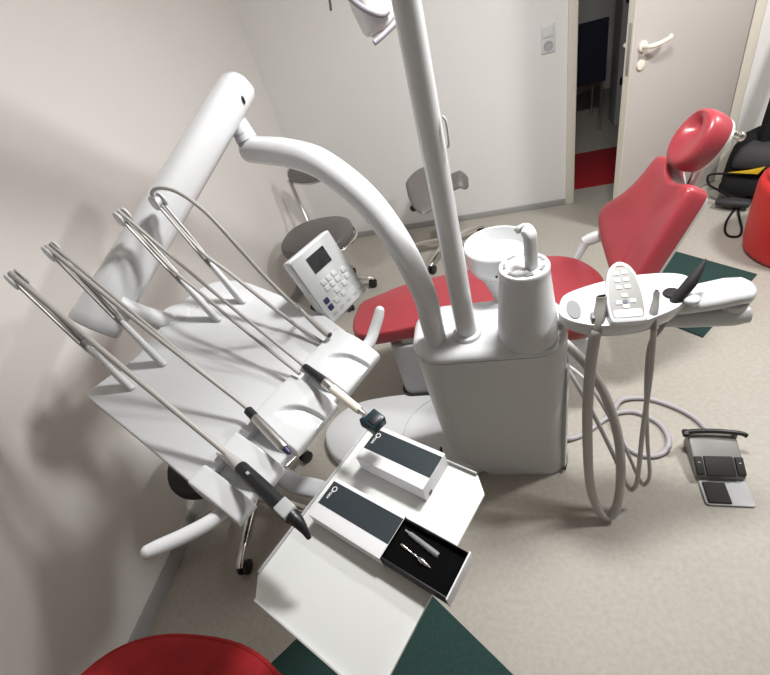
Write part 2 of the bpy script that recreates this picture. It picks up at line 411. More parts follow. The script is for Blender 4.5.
# crinkled side cover at the right end
b = MB(); rs = []
for i in range(13):
    z = .01+i*.60/12
    rs.append([V((1.6575+.003*noise.noise((j*.8, i*.9, 3)) if 0 < j < 7 else 1.648, -2.255+.022*j*(1-.25*z)+.03*z-.05*z, z)) for j in range(8)]+[V((1.63, -2.11, z)), V((1.63, -2.24, z))])
b.loft(rs); b.build('side_cover', M['white2'], un, ang=60)
MB().tube([(1.645, -2.262, .02), (1.66, -2.20, .015), (1.662, -2.10, .015)], .006, 8).build('floor_gasket', M['rubber'], un)
MB().box((1.172, -2.325, .205), (1.182, -2.285, .235), .003).build('latch', M['black'], un)
PX, PY = 1.351, -2.239
pole = MB().cyl((PX, PY, .775), (PX-.008, PY, 2.36), .0325, .0255, 32).build('light_pole', M['white'], un)
MB().lathe([(.046, 0), (.046, .006), (.043, .012), (.035, .015)], Matrix.Translation((PX, PY, .779)), 36).build('collar', M['white2'], pole)
b = MB(); b.tube([(PX+.030, PY-.012, 1.44), (PX+.036, PY-.012, 1.425), (PX+.035, PY-.012, 1.38), (PX+.030, PY-.012, 1.37)], .003, 8); b.build('cable_clip', M['white'], pole)
CXc, CYc = 1.534, -2.262
b = MB().lathe([(.084, .775), (.0855, .782), (.0855, .80), (.0845, .845), (.0835, .848), (.0675, 1.00), (.066, 1.010), (.0675, 1.013), (.0675, 1.024), (.065, 1.028), (.060, 1.028)], Matrix.Translation((CXc, CYc, 0)), 48)
tw = b.build('cup_filler_tower', M['white2'], un)
b = MB().lathe([(.060, 1.020), (.060, 1.027), (.045, 1.030), (.02, 1.031), (.001, 1.031)], Matrix.Translation((CXc, CYc, 0)), 40); b.build('top_cover', M['bowl'], tw)
for i in range(7):
    t = 2*PI*i/7+.4
    MB().box((.047, -.011, 1.0275), (.055, .011, 1.0315), 0, Matrix.Translation((CXc, CYc, 0)) @ Matrix.Rotation(t, 4, 'Z')).build('drain_slot', M['grey2'], tw)
MB().ball((CXc-.012, CYc-.040, 1.032), (.022, .013, .010)).build('cup_rest', M['bowl'], tw)
b = MB(); sx, sy = CXc+.018, CYc-.018
b.sweep([(sx, sy, 1.02), (sx, sy, 1.07), (sx, sy, 1.105), (sx-.001, sy+.002, 1.126), (sx-.006, sy+.009, 1.136), (sx-.016, sy+.020, 1.137), (sx-.024, sy+.030, 1.131), (sx-.026, sy+.032, 1.127)], [(.0165, .0135), (.0165, .0135), (.0165, .0135), (.017, .0135), (.017, .0125), (.016, .012), (.014, .010), (.009, .006)], up=(.6, -.8, 0), sm=4, exp=3.2)
b.build('spout', M['white'], un)
bx_, by_ = 1.468, -2.012
b = MB().lathe([(.03, .835), (.06, .842), (.090, .865), (.100, .885), (.1045, .90), (.106, .945), (.108, .955), (.105, .960), (.101, .957), (.098, .93), (.092, .915), (.07, .906), (.02, .903), (.001, .903)], Matrix.Translation((bx_, by_, 0)), 56)
bw = b.build('spittoon_bowl', M['bowl'], un)
MB().cyl((bx_-.01, by_-.106, .90), (bx_-.01, by_-.108, .90), .004).build('screw', M['black'], bw)
b = MB(); b.sweep([(bx_, by_, .86), (bx_+.015, by_-.02, .80), (bx_+.035, by_-.06, .74), (bx_+.04, by_-.10, .66)], [(.07, .07), (.06, .055), (.05, .05), (.05, .05)], up=(1, 0, 0), sm=4, exp=2.1); b.build('bowl_support', M['white2'], un)

# ------------------------------------------------------------------ operating lamp on the pole
lp = empty('operating_lamp', (1.17, -1.55, 1.62), 'white operating lamp head with grey handles, hanging beside the white pole', 'lamp')
LP = Matrix.Translation((1.165, -1.535, 1.625)) @ Matrix.Rotation(math.radians(28), 4, 'Z') @ Matrix.Rotation(math.radians(-12), 4, 'X')
MB().cushion(rrect(-.075, -.075, .065, .075, .03), [(.55, -.085), (.7, -.08), (.8, -.066), (.97, .0), (1, .04), (.97, .055), (.85, .065), (.3, .07)], LP).build('head', M['white'], lp)
MB().cushion(rrect(-.038, -.038, .033, .038, .016), [(1, -.090), (1, -.084), (.5, -.084)], LP).build('front_glass', M['glass'], lp)
h1_ = [V((1.085, -1.59, 1.672)), V((1.098, -1.602, 1.658)), V((1.139, -1.622, 1.621)), V((1.185, -1.622, 1.594)), V((1.205, -1.60, 1.595))]
MB().tube(h1_, .0095, 12, 5).build('handle', M['lilac'], lp)
h2_ = [V((1.236, -1.60, 1.60)), V((1.240, -1.665, 1.575)), V((1.20, -1.705, 1.553)), V((1.166, -1.728, 1.540))]
MB().tube(h2_, .0085, 12, 5).build('handle', M['lilac'], lp)
MB().tube([V((1.035, -1.60, 1.70)), V((1.033, -1.605, 1.66)), V((1.030, -1.61, 1.640))], .004, 8, 3).build('side_rod', M['grey2'], lp)
MB().tube([V((1.035, -1.60, 1.70)), V((1.08, -1.56, 1.70)), V((1.12, -1.54, 1.68))], .004, 8, 3).build('side_rod', M['grey2'], lp)
MB().tube([LP @ V((0, 0, .06)), V((1.13, -1.62, 1.74)), V((1.10, -1.74, 1.85)), V((1.09, -1.90, 2.01)), V((1.10, -2.08, 2.18)), V((1.18, -2.19, 2.30)), V((1.28, -2.23, 2.36)), V((PX-.008, PY, 2.365))], [.022, .026, .034, .040, .040, .036, .032, .030], 16, 6).build('lamp_arm', M['white'], lp)

# ------------------------------------------------------------------ delivery arm
ar = empty('delivery_arm', (1.236, -2.257, .78), 'white jointed delivery arm rising from the unit, curved tube then thick spring arm', 'arm')
ph = math.radians(147); dx, dy = math.cos(ph), math.sin(ph)
prof = [(0, .775), (0, .86), (.001, .958), (.031, 1.075), (.071, 1.165), (.129, 1.246), (.209, 1.308), (.304, 1.352), (.426, 1.370), (.53, 1.373), (.612, 1.373)]
P = [V((1.251+s*dx, -2.254+s*dy, z)) for s, z in prof]
b = MB(); b.tube(P, [.0345, .035, .036, .037, .038, .039, .040, .041, .041, .041, .0405], 28, 6); b.ball(P[-1], .0405, n=24)
b.build('curved_tube', M['white'], ar)
E_ = P[-1]
b = MB().cyl(E_+V((0, 0, .02)), E_+V((-.006, -.0, .060)), .034, .030); b.build('joint_ring', M['grey1'], ar)
b = MB().tube([E_+V((-.002, 0, .035)), E_+V((-.010, .004, .080)), E_+V((-.022, .004, .120))], [.034, .030, .027], 22, 4); b.build('joint', M['white2'], ar)
S0, S1 = V((.738, -1.868, 1.534)), V((.378, -2.474, 1.180))
dS = (S1-S0).normalized()
b = MB(); path = [S0-dS*.040, S0-dS*.038, S0-dS*.030, S0-dS*.012, S0+dS*.02, S0+dS*.2, S0+dS*.4, S1-dS*.10, S1, S1+dS*.030, S1+dS*.034]
sec = [(.022, .016), (.036, .03), (.051, .043), (.059, .050), (.0605, .053), (.061, .055), (.062, .057), (.064, .061), (.066, .064), (.066, .0645), (.062, .061)]
# sweep() interpolates sections by index, so give one section per path point
b.sweep(path, sec, exp=2.5, n=40); b.build('spring_arm', M['white'], ar, ang=50)
MB().ball(V((.487, -2.470, 1.175)), .006).build('screw', M['black'], ar)
MB().ball(S0+dS*.03+V((.054, -.028, -.006)), (.004, .006, .012)).build('screw', M['black'], ar)
b = MB().tube([V((.455, -2.462, 1.205)), V((.485, -2.450, 1.16)), V((.515, -2.428, 1.11)), V((.545, -2.402, 1.06))], [.026, .025, .028, .036], 24, 4); b.build('swivel_post', M['white2'], ar)

# ------------------------------------------------------------------ instrument table
T10 = math.radians(10); ah = math.atan2(.894, .447)
EU = V((math.cos(ah), math.sin(ah), 0)); EV = V((-math.sin(ah), math.cos(ah), 0))
ET = EV*math.cos(T10)+V((0, 0, math.sin(T10))); EN = -EV*math.sin(T10)+V((0, 0, math.cos(T10)))
HO = V((1.047, -2.741, 1.0)); MH = frame(HO, EU, ET, EN)
hd = lambda u, v, w=0: MH @ V((u, v, w))
tb = empty('instrument_table', hd(0, .3, -.05), 'white tilted instrument table with four whip arms, a keypad and two handles', 'instrument table')
po = [(-.246, .12), (-.240, .30), (-.236, .45), (-.233, .560), (-.222, .580), (-.15, .578), (-.08, .572), (.0, .60), (.08, .632), (.17, .642), (.24, .622), (.282, .55), (.290, .46), (.291, .33), (.284, .20), (.266, .12)]
po2 = [V((x, y, 0)) for x, y in po]
po3 = po2[:1]+[p for p in cr(po2[1:-1], 4)]+po2[-1:]
MB().prism([(p.x, p.y) for p in po3], -.035, 0, .006, MH).build('plate', M['white'], tb)
MB().cushion(rrect(.025, .56, .13, .67, .050), [(1, -.07), (1, -.022), (.95, -.008), (.8, .001), (.3, .004)], MH).build('rear_hub', M['white2'], tb)
MB().cushion(rrect(-.22, .03, .22, .5, .06), [(.8, -.075), (.95, -.07), (1, -.055), (1, -.033)], MH).build('underbody', M['white2'], tb)
# four rest blocks along the front edge
prof = [(.140, -.034), (.140, -.002), (.1395, .004), (.138, .012), (.1365, .0165), (.134, .0185), (.125, .0195), (.100, .020), (.080, .0195), (.065, .0175), (.050, .013), (.035, .006), (.020, -.001), (.008, -.0065), (.003, -.010), (.0, -.014), (.0, -.020), (.0, -.032), (.006, -.044), (.03, -.05), (.10, -.05)]
pf = []
for (v0, w0), (v1, w1) in zip(prof, prof[1:]):
    n_ = max(1, int(abs(v1-v0)/.0035)) if max(w0, w1) > -.02 else 1
    pf += [(v0+(v1-v0)*i/n_, w0+(w1-w0)*i/n_) for i in range(n_)]
prof = pf+[prof[-1]]
for u0, u1, scoop in ((-.250, -.203, 0), (-.173, -.113, 0), (-.072, .072, 1), (.108, .250, 1)):
    Wd = u1-u0; us = [0, .0012, .003, .006]+[.006+(Wd-.012)*i/70 for i in range(1, 71)]+[Wd-.003, Wd-.0012, Wd]
    rings = []
    for k, u in enumerate(us):
        e = min(u, Wd-u); ins = .003*(1-math.sqrt(max(0, 1-(1-min(1, e/.004))**2)))
        ring = []
        for v, w in prof:
            h = w
            if scoop and w > -.012 and v < .135:
                a, b_ = .46*Wd, .098; x, y = (u-.24*Wd)/a, (v+.004)/b_; r = math.hypot(x, y)
                if r < 1 and x > 0: h -= .015*r**3*min(1, x*2.2)*min(1, (1-r)/.07)
            if w > -.03: h -= ins
            ring.append(V((u0+u, v, h)))
        rings.append(ring)
    MB().loft(rings, MH).build('handpiece_rest', M['white'], tb, ang=50)
# slot floor strips between the blocks
MB().box((-.235, .02, -.05), (.235, .14, -.022), .006, MH).build('rest_rail', M['white2'], tb)
for pts in ([(-.235, .045, -.026), (-.28, .054, -.018), (-.325, .070, -.006), (-.362, .086, .006), (-.380, .094, .012)], [(.236, .05, -.02), (.272, .045, -.01), (.30, .048, .006), (.325, .050, .028), (.338, .052, .042)]):
    b = MB().tube([hd(*p) for p in pts], [.0155, .0152, .015, .0145, .013], 18, 5); b.ball(hd(*pts[-1]), .013, n=16); b.build('handle', M['white'], tb)
# whip arms
BASES = [(-.158, .488), (-.064, .481), (.125, .475), (.215, .466)]
TIPS = [V((.408, -2.598, 1.399)), V((.470, -2.524, 1.417)), V((.534, -2.345, 1.399)), V((.606, -2.280, 1.399))]
PUL = []
for (u, v), tip in zip(BASES, TIPS):
    base = hd(u, v, -.004); d = (tip-base); L = d.length; d.normalize()
    sd = EU.copy(); mid = base+d*(L*.42)
    w_ = MB().sweep([base, base+d*.04, mid-d*.03, mid], [(.009, .016), (.009, .0155), (.008, .012), (.006, .008)], up=EV, n=20, exp=2.6).build('whip_arm', M['white2'], tb)
    for sg in (-1, 1):
        MB().tube([mid-d*.03+sd*sg*.004, mid+d*.02+sd*sg*.0075, tip-d*.015+sd*sg*.0075], .0038, 10, 3).build('rod', M['steel'], w_)
    MB().tube([mid-d*.012, mid+d*.012], .0085, 12, 1).build('clamp', M['grey2'], w_)
    pc = tip-d*.004
    for sg in (-1, 1):
        MB().cyl(pc+sd*sg*.009, pc+sd*sg*.0145, .0205, n=28, bevel=.0018).build('pulley_disc', M['white2'], w_)
    MB().cyl(pc-sd*.0095, pc+sd*.0095, .012, n=20).build('pulley_hub', M['white2'], w_)
    PUL.append((pc, d, base))
# keypad panel
t4 = hd(.285, .185, -.03); t70 = math.radians(70); kd = EV*math.cos(t70)+V((0, 0, math.sin(t70))); kn = EU.cross(kd)
if kn.dot(EV) > 0: kn = -kn
KM = frame(t4, EU, kd, kn)
KW, KH = .171, .213
kp = MB().box((0, 0, -.034), (KW, KH, -.002), .006, KM).build('keypad', M['white'], tb)
MB().prism(rrect(.004, .004, KW-.004, KH-.004, .006), -.003, -.0005, 0, KM).build('keypad_foil', M['face'], kp)
MB().prism(rrect(.006, .006, KW-.006, .042, .004), -.001, .0003, 0, KM).build('lower_foil', M['btn'], kp)
MB().prism(rrect(.050, .142, .122, .190, .002), -.001, .0008, 0, KM).build('display', M['lcd'], kp)
def key(x, y, m='btn', s=.0085): MB().prism(rrect(x-s, y-s*.9, x+s, y+s*.9, .003), -.001, .0016, .0008, KM).build('button', M[m], kp)
for y in (.110, .091):
    for x in (.056, .079, .102): key(x, y)
for x, y in ((.079, .068), (.136, .100), (.136, .078), (.114, .068), (.060, .047), (.092, .047)): key(x, y)
key(.030, .066, 'navy', .009); key(.030, .044, 'navy', .009)
for x in (.030, .062, .094, .126, .152): MB().prism(rrect(x-.008, .018, x+.008, .026, .002), -.001, .0010, 0, KM).build('legend', M['grey1'], kp)
MB().sweep([hd(.2, .25, -.055), hd(.30, .23, -.055), KM @ V((.06, .03, -.03))], [(.02, .012)]*3, sm=3).build('keypad_bracket', M['white2'], tb)

# ------------------------------------------------------------------ handpieces resting on the table
def hose_path(i, p_in, d_in, off=0, front=None):
    """from the handpiece's tail straight up to the pulley, over it and back down along the whip"""
    pc, d, base = PUL[i]; R = .0135
    fw = -EV.copy(); fw = (fw-d*fw.dot(d)).normalized()
    pts = [p_in, p_in+d_in*.03]
    a = pc+fw*R+d*.002; s = p_in+d_in*.03
    for k in (.25, .5, .75): q = s.lerp(a, k); q.z -= .010*math.sin(PI*k); q += EU*off*min(1, k*1.5); pts.append(q)
    if front is not None:
        cl = base.lerp(pc, .50)
        e = cl.lerp(front, .5)
        return pts+[a, pc+d*R+fw*.004, pc-fw*R+d*.004, pc-fw*.004-d*.06, cl+fw*.010, cl.lerp(front, .25)+V((0, 0, .006)), e+V((0, 0, -.004)), cl.lerp(front, .8)+V((0, 0, -.004)), front]
    o_ = EU*off; pts += [a+o_, pc+o_+d*R+fw*.004, pc+o_-fw*R+d*.004, pc+o_-fw*.006-d*.06, base.lerp(pc, .45)-fw*.012, base+d*.02-fw*.012]
    return pts
def handpiece(name, label, cat, i, tail, dirs):
    o = empty(name, tail, label, cat, 'handpieces on the instrument table'); return o
# 1 dark handpiece with grey window and bent nozzle
a0, a1 = hd(-.169, .074, .038), hd(-.194, -.134, .046)
h = empty('dental_handpiece', a0, 'thick black handpiece with grey window and bent nozzle tip, in the leftmost rest', 'dental handpiece', 'handpieces on the instrument table')
ax = (a1-a0).normalized()
MB().tube([a0-ax*.018, a0, a0+ax*.020, a0+ax*.028], [.0085, .0105, .0125, .0125], 18, 3).build('connector', M['hose'], h)
body = MB().tube([a0+ax*.026, a0+ax*.030, a0+ax*.07, a0+ax*.13, a0+ax*.18, a0+ax*.196], [.0125, .0145, .0150, .0155, .0165, .0140], 22, 4).build('body', M['black'], h)
Mp = frame(a0+ax*.175+V((0, 0, .0125)), ax, V((0, 0, 1)).cross(ax).normalized(), V((0, 0, 1)))
MB().box((-.016, -.0150, -.014), (.016, .0150, .005), .003, Mp).build('window', M['grey1'], h)
MB().box((-.004, -.003, 0), (.004, .003, .0165), .001, frame(a0+ax*.062, ax, V((0, 0, 1)).cross(ax).normalized(), V((0, 0, 1)))).build('button', M['grey1'], h)
n1 = a0+ax*.190
MB().tube([n1-ax*.008, n1+ax*.012, n1+ax*.030+V((-.001, -.002, -.010)), n1+ax*.038+V((-.002, -.005, -.024))], [.0145, .0125, .0075, .0045], 16, 4).build('nozzle', M['black'], h)
MB().tube(hose_path(0, a0-ax*.015, -ax), .0062, 12, 5).build('hose', M['hose'], h)
# 2 chrome handpiece
a0, a1 = hd(-.066, .132, .040), hd(-.094, -.012, .032)
h = empty('dental_handpiece', a0, 'slim chrome handpiece with black collar, second from left on the white table', 'dental handpiece', 'handpieces on the instrument table')
ax = (a1-a0).normalized()
MB().tube([a0-ax*.006, a0-ax*.003, a0+ax*.022, a0+ax*.024], [.008, .0105, .0105, .008], 18, 1).build('collar', M['black'], h)
MB().tube([a0+ax*.022, a0+ax*.03, a0+ax*.08, a0+ax*.125, a0+ax*.135], [.008, .0105, .0118, .0118, .009], 22, 3).build('body', M['steel'], h)
MB().tube([a0+ax*.134, a0+ax*.142, a0+ax*.150], [.007, .0065, .004], 14, 1).build('tip', M['navy'], h)
MB().tube(hose_path(1, a0-ax*.0, -ax, -.0045), .0050, 12, 5).build('hose', M['hose'], h)
MB().tube(hose_path(1, a0-ax*.0, -ax, .0060), .0040, 12, 5).build('hose', M['hose'], h)
# 3 white scaler with a dark teal head over the tray
a0, a1 = hd(.094, .098, .040), hd(.055, -.116, .036)
h = empty('dental_handpiece', a0, 'white slim handpiece with black sleeve and dark teal block head over the tray', 'dental handpiece', 'handpieces on the instrument table')
ax = (a1-a0).normalized()
MB().tube([a0-ax*.006, a0-ax*.003, a0+ax*.05, a0+ax*.066], [.0065, .0085, .0115, .0125], 18, 2).build('sleeve', M['black'], h)
MB().tube([a0+ax*.064, a0+ax*.066, a0+ax*.090, a0+ax*.093], [.010, .012, .012, .0105], 20, 1).build('ring', M['steel'], h)
MB().tube([a0+ax*.092, a0+ax*.095, a0+ax*.175, a0+ax*.182], [.0095, .0105, .0095, .008], 20, 2).build('body', M['hndl'], h)
MB().tube([a0+ax*.181, a0+ax*.192, a0+ax*.211], [.008, .0055, .0065], 16, 2).build('neck', M['steel'], h)
hb = a0+ax*.226+V((0, 0, .001)); sd = V((0, 0, 1)).cross(ax).normalized(); nn = ax.cross(sd)
HBm = frame(hb, ax, sd, nn)
b = MB().box((-.016, -.020, -.014), (.020, .020, .014), .004, HBm); b.box((-.020, -.021, -.013), (-.008, -.010, .013), .002, HBm); b.build('head', M['teal'], h)
MB().box((-.004, -.012, .0135), (.016, .014, .0165), .002, HBm).build('head_cap', M['black'], h)
MB().tube(hose_path(2, a0+ax*.004, -ax, 0, hd(.076, .108, .032)), .0044, 12, 5).build('hose', M['hose'], h)
# 4 syringe hose resting on the plate
a0, a1 = hd(.231, .215, .040), hd(.207, .118, .036)
h = empty('dental_handpiece', a0, 'grey hose with open socket end lying on the table edge by the keypad', 'hose', 'handpieces on the instrument table')
ax = (a1-a0).normalized()
MB().tube([a0, a0+ax*.03, a0+ax*.06, a0+ax*.098], [.006, .0078, .0092, .0095], 18, 2).build('coupling', M['hose'], h)
MB().tube([a0+ax*.0965, a0+ax*.0995], [.0062, .0062], 14, 1).build('socket', M['black'], h)
pc, d, base = PUL[3]
pts = [a0+ax*.004, a0-ax*.03+V((0, 0, .01))]
for k, (x, y, z) in enumerate(((.955, -2.462, 1.14), (.912, -2.452, 1.222), (.872, -2.436, 1.305), (.812, -2.398, 1.385), (.735, -2.350, 1.428), (.655, -2.303, 1.434), (.606, -2.28, 1.421))): pts.append(V((x, y, z)))
fw = -EV
cl = base.lerp(pc, .52); fr = hd(.196, .142, .010)
pts += [pc+EV*.0135, pc+EV*.008-d*.06, cl-EV*.010, cl.lerp(fr, .25)+V((0, 0, .004)), cl.lerp(fr, .5)+V((0, 0, -.006)), cl.lerp(fr, .8)+V((0, 0, -.012)), fr]
MB().tube(pts, .0052, 12, 6).build('hose', M['hose'], h)

# ------------------------------------------------------------------ tray with the two boxes
ZT = .88
TM = frame(V((HO.x, HO.y, ZT)), EU, EV, V((0, 0, 1)))
tr = empty('instrument_tray', TM @ V((-.11, -.2, -.02)), 'white tray with chamfered corners and raised edges in front of instrument table', 'tray')
out = [(-.328, -.066), (-.328, -.335), (-.300, -.362), (.068, -.362), (.100, -.332), (.100, -.036), (-.294, -.036)]
MB().prism(out, -.008, 0, .0015, TM).build('tray_plate', M['tray'], tr)
for x0, y0, x1, y1 in ((-.29, -.0385, .098, -.0355), (-.331, -.34, -.327, -.07), (.0985, -.33, .1015, -.04)):
    MB().box((x0, y0, -.007), (x1, y1, .009), .001, TM).build('rim', M['edge'], tr)
b = MB().sweep([TM @ V((-.075, -.05, -.020)), TM @ V((-.085, .0, -.022)), TM @ V((-.10, .08, -.02)), TM @ V((-.10, .16, .095))], [(.022, .010), (.024, .011), (.024, .011), (.02, .012)], sm=4); b.build('support_arm', M['grey1'], tr)
MB().box((-.2, -.25, -.02), (.0, -.04, -.0075), .004, TM).build('carrier', M['grey1'], tr)
def box_text(parent, u, v, z, size):
    # reads across the label: letters run towards -u, their tops towards -v ... (writing runs along the label's short side)
    Mx = TM @ frame(V((u, v, z)), V((-1, 0, 0)), V((0, -1, 0)), V((0, 0, 1)))
    text('O', size*1.5, Mx, M['handw'], parent)
    text('rtex', size, Mx @ Matrix.Translation((size*1.12, -.001, 0)), M['handw'], parent)
def carton(u0, u1, v0, v1, z1, label):
    o = empty('handpiece_box', TM @ V(((u0+u1)/2, (v0+v1)/2, 0)), label, 'box'); return o
# closed box
bx = carton(.0, .094, -.264, -.088, .046, 'closed white carton box with dark slate label, at the back of the tray')
sl = MB().box((.0, -.264, .001), (.094, -.088, .046), .0012, TM).build('sleeve', M['card'], bx)
MB().prism([(.029, -.2635), (.084, -.2635), (.084, -.0885), (.029, -.0885)], .0455, .0464, 0, TM).build('label', M['label'], bx)
MB().prism([(.012, -.2646), (.024, -.2646), (.019, -.2636)], .002, .012, 0, TM).build('corner_mark', M['black'], bx)
box_text(bx, .077, -.101, .0466, .0112)
# open box with its drawer pulled out
bx = carton(-.152, -.058, -.258, -.072, .036, 'white carton box with dark slate label and black drawer pulled out toward the front')
b = MB(); b.box((-.152, -.258, .001), (-.058, -.072, .003), 0, TM); b.box((-.152, -.258, .034), (-.058, -.072, .0362), .0006, TM)
b.box((-.152, -.258, .001), (-.1498, -.072, .036), .0006, TM); b.box((-.0602, -.258, .001), (-.058, -.072, .036), .0006, TM); b.box((-.15, -.0742, .002), (-.06, -.072, .035), 0, TM)
b.build('sleeve', M['card'], bx)
MB().prism([(-.122, -.2575), (-.066, -.2575), (-.066, -.0725), (-.122, -.0725)], .0358, .0367, 0, TM).build('label', M['label'], bx)
box_text(bx, -.074, -.086, .0369, .0112)
dr = MB()
dr.box((-.1485, -.398, .0035), (-.0615, -.20, .006), 0, TM)
dr.box((-.1485, -.398, .0035), (-.1460, -.20, .036), .0005, TM); dr.box((-.0640, -.398, .0035), (-.0615, -.20, .036), .0005, TM)
dr.box((-.146, -.2025, .0035), (-.064, -.20, .036), .0005, TM)
dr = dr.build('drawer', M['black'], bx)
MB().box((-.1500, -.4005, .0025), (-.0600, -.3975, .037), .0005, TM).build('drawer_front', M['card'], dr)
for u_, v_ in ((-.083, -.300), (-.090, -.362), (-.1135, -.345)):
    MB().prism([(u_+.009*math.cos(t), v_+.012*math.sin(t)) for t in [2*PI*i/20 for i in range(20)]], .0238, .0243, 0, TM).build('finger_recess', M['foam'], dr)
fo = MB().box((-.1458, -.3975, .006), (-.0642, -.203, .024), .0005, TM).build('foam_insert', M['foam'], dr)
# contents
o = empty('polishing_bit', TM @ V((-.092, -.31, .024)), 'dark grey rod lying in the black foam of open box', 'instrument')
p, q = TM @ V((-.080, -.268, .0255)), TM @ V((-.091, -.350, .0255))
ax = (q-p).normalized()
MB().tube([p, p+ax*.012], .0025, 12, 1).build('shank', M['grey2'], o)
MB().tube([p+ax*.012, p+ax*.016, p+ax*.074, p+ax*.081], [.0028, .0048, .0056, .004], 16, 2).build('body', M['grey2'], o)
o = empty('drill_bit', TM @ V((-.112, -.31, .024)), 'bright metal bit with ringed collar lying in the black foam of open box', 'instrument')
p, q = TM @ V((-.107, -.276, .026)), TM @ V((-.117, -.350, .026)); ax = (q-p).normalized(); L = (q-p).length
MB().tube([p, p+ax*.015, p+ax*.017, p+ax*.032], [.003, .003, .0018, .0018], 14, 1).build('shank', M['chrome'], o)
MB().lathe([(.0018, 0), (.0032, .003), (.0018, .006), (.0018, .010), (.0048, .013), (.0058, .019), (.0058, .022), (.0035, .026), (.0045, .027), (.0022, .036), (.0008, .040)], frame(p+ax*.031, ax.orthogonal().normalized(), ax.cross(ax.orthogonal().normalized()), ax), 20).build('collar', M['chrome'], o)

# ------------------------------------------------------------------ assistant console
ac = empty('assistant_console', (1.78, -2.27, .86), 'white curved assistant console with oval keypad on a folded arm, right of unit', 'assistant console')
ZA = .88
ao = [(1.622, -2.268), (1.640, -2.222), (1.693, -2.194), (1.77, -2.172), (1.852, -2.163), (1.93, -2.172), (1.968, -2.20), (1.958, -2.26), (1.908, -2.318), (1.845, -2.352), (1.81, -2.364), (1.751, -2.370), (1.695, -2.362), (1.645, -2.338), (1.619, -2.305)]
ao = [(p.x, p.y) for p in cr([V((x, y, 0)) for x, y in ao], 4, True)]
MB().cushion(ao, [(.80, ZA-.050), (.93, ZA-.045), (.985, ZA-.032), (1, ZA-.018), (1, ZA-.006), (.985, ZA-.001), (.96, ZA), (.5, ZA+.002), (.05, ZA+.002)]).build('holder', M['white'], ac)
MB().prism([(1.657+.018*math.cos(t), -2.292+.040*math.sin(t)) for t in [2*PI*i/24 for i in range(24)]], ZA-.001, ZA+.0035, 0).build('rest_plug', M['grey2'], ac)
# oval keypad, tilted
kt = math.radians(24); ka = math.radians(-2)
kx = V((math.cos(ka), math.sin(ka), 0)); ky0 = V((-math.sin(ka), math.cos(ka), 0)); ky = ky0*math.cos(kt)+V((0, 0, math.sin(kt))); kz = kx.cross(ky)
OM = frame(V((1.776, -2.374, ZA+.004)), kx, ky, kz)
half = [(.0, .0), (.034, .001), (.042, .008), (.045, .035), (.045, .07), (.042, .105), (.034, .145), (.021, .170), (.0, .182)]
oo = [V((x, y, 0)) for x, y in half]+[V((-x, y, 0)) for x, y in half[-2:0:-1]]
oo = [(p.x-.0, p.y) for p in cr(oo, 4, True)]
kp = MB().cushion(oo, [(.97, -.022), (1, -.018), (1, .006), (.985, .010), (.95, .012), (.3, .012)], OM, cen=(0, .09)).build('keypad', M['white'], ac)
MB().cushion([(x, y) for x, y in oo], [(.86, .011), (.86, .0126), (.2, .0126)], OM, cen=(0, .09)).build('keypad_foil', M['face2'], kp)
MB().prism(rrect(-.033, .014, .033, .036, .006), .0124, .0131, 0, OM).build('lower_foil', M['btn'], kp)
MB().prism(rrect(-.024, .018, .024, .0205, .001), .0130, .0134, 0, OM).build('legend', M['grey1'], kp)
MB().prism(rrect(-.010, .163, .010, .1665, .001), .0125, .0131, 0, OM).build('logo', M['logo'], kp)
for x, y in ((-.012, .143), (.008, .145), (-.012, .122), (.009, .123), (-.011, .101), (.010, .102), (-.001, .076), (-.017, .056), (.016, .059), (-.001, .044)):
    MB().prism(rrect(x-.0075, y-.006, x+.0075, y+.006, .003), .012, .0142, .0008, OM).build('button', M['btn'], kp)
MB().cyl(OM @ V((-.002, .058, .012)), OM @ V((-.002, .058, .0145)), .0055).build('dial', M['navy'], kp)
# folded arm: upper link back to the joint at right, lower link under it to the unit
J = V((2.062, -2.262, .845))
b = MB(); b.sweep([(1.87, -2.262, .847), (1.93, -2.262, .848), (2.0, -2.256, .85), (2.05, -2.248, .851), (2.085, -2.246, .850), (2.100, -2.246, .849), (2.106, -2.246, .848)], [(.042, .022), (.045, .026), (.047, .028), (.047, .029), (.043, .027), (.030, .019), (.012, .008)], exp=2.3, sm=1); b.build('upper_arm', M['white'], ac)
b = MB().cyl((2.058, -2.258, .800), (2.058, -2.258, .832), .034, .038, 28, .003); b.build('elbow_joint', M['white2'], ac)
b = MB(); b.sweep([(2.103, -2.262, .790), (2.095, -2.262, .790), (2.06, -2.262, .790), (1.95, -2.258, .792), (1.80, -2.245, .80), (1.66, -2.22, .80), (1.60, -2.21, .80)], [(.024, .014), (.036, .024), (.042, .028), (.040, .026), (.038, .020), (.038, .020), (.038, .020)], exp=2.3); b.build('lower_arm', M['white2'], ac)

# suction hoses and syringe hanging in the console
s1 = empty('suction_hose', (1.735, -2.33, .9), 'thick grey suction hose looping down to floor from left notch of console', 'hose')
b = MB(); b.tube([(1.722, -2.308, .93), (1.720, -2.318, .912), (1.708, -2.350, .875), (1.700, -2.362, .835)], [.0135, .0140, .0160, .0150], 20, 4); b.build('nozzle', M['bronze'], s1)
MB().cyl((1.722, -2.3073, .9305), (1.722, -2.306, .9315), .0105).build('opening', M['black'], s1)
MB().box((1.692, -2.355, .868), (1.700, -2.330, .898), .002).build('slide_valve', M['grey2'], s1)
MB().tube([(1.7045, -2.356, .857), (1.700, -2.362, .838), (1.692, -2.372, .72), (1.690, -2.388, .50), (1.703, -2.425, .20), (1.732, -2.452, .065), (1.765, -2.462, .024), (1.792, -2.448, .060), (1.808, -2.405, .16), (1.805, -2.34, .32), (1.765, -2.29, .49), (1.71, -2.24, .60), (1.645, -2.18, .66)], .0155, 16, 6).build('hose', M['hose'], s1)
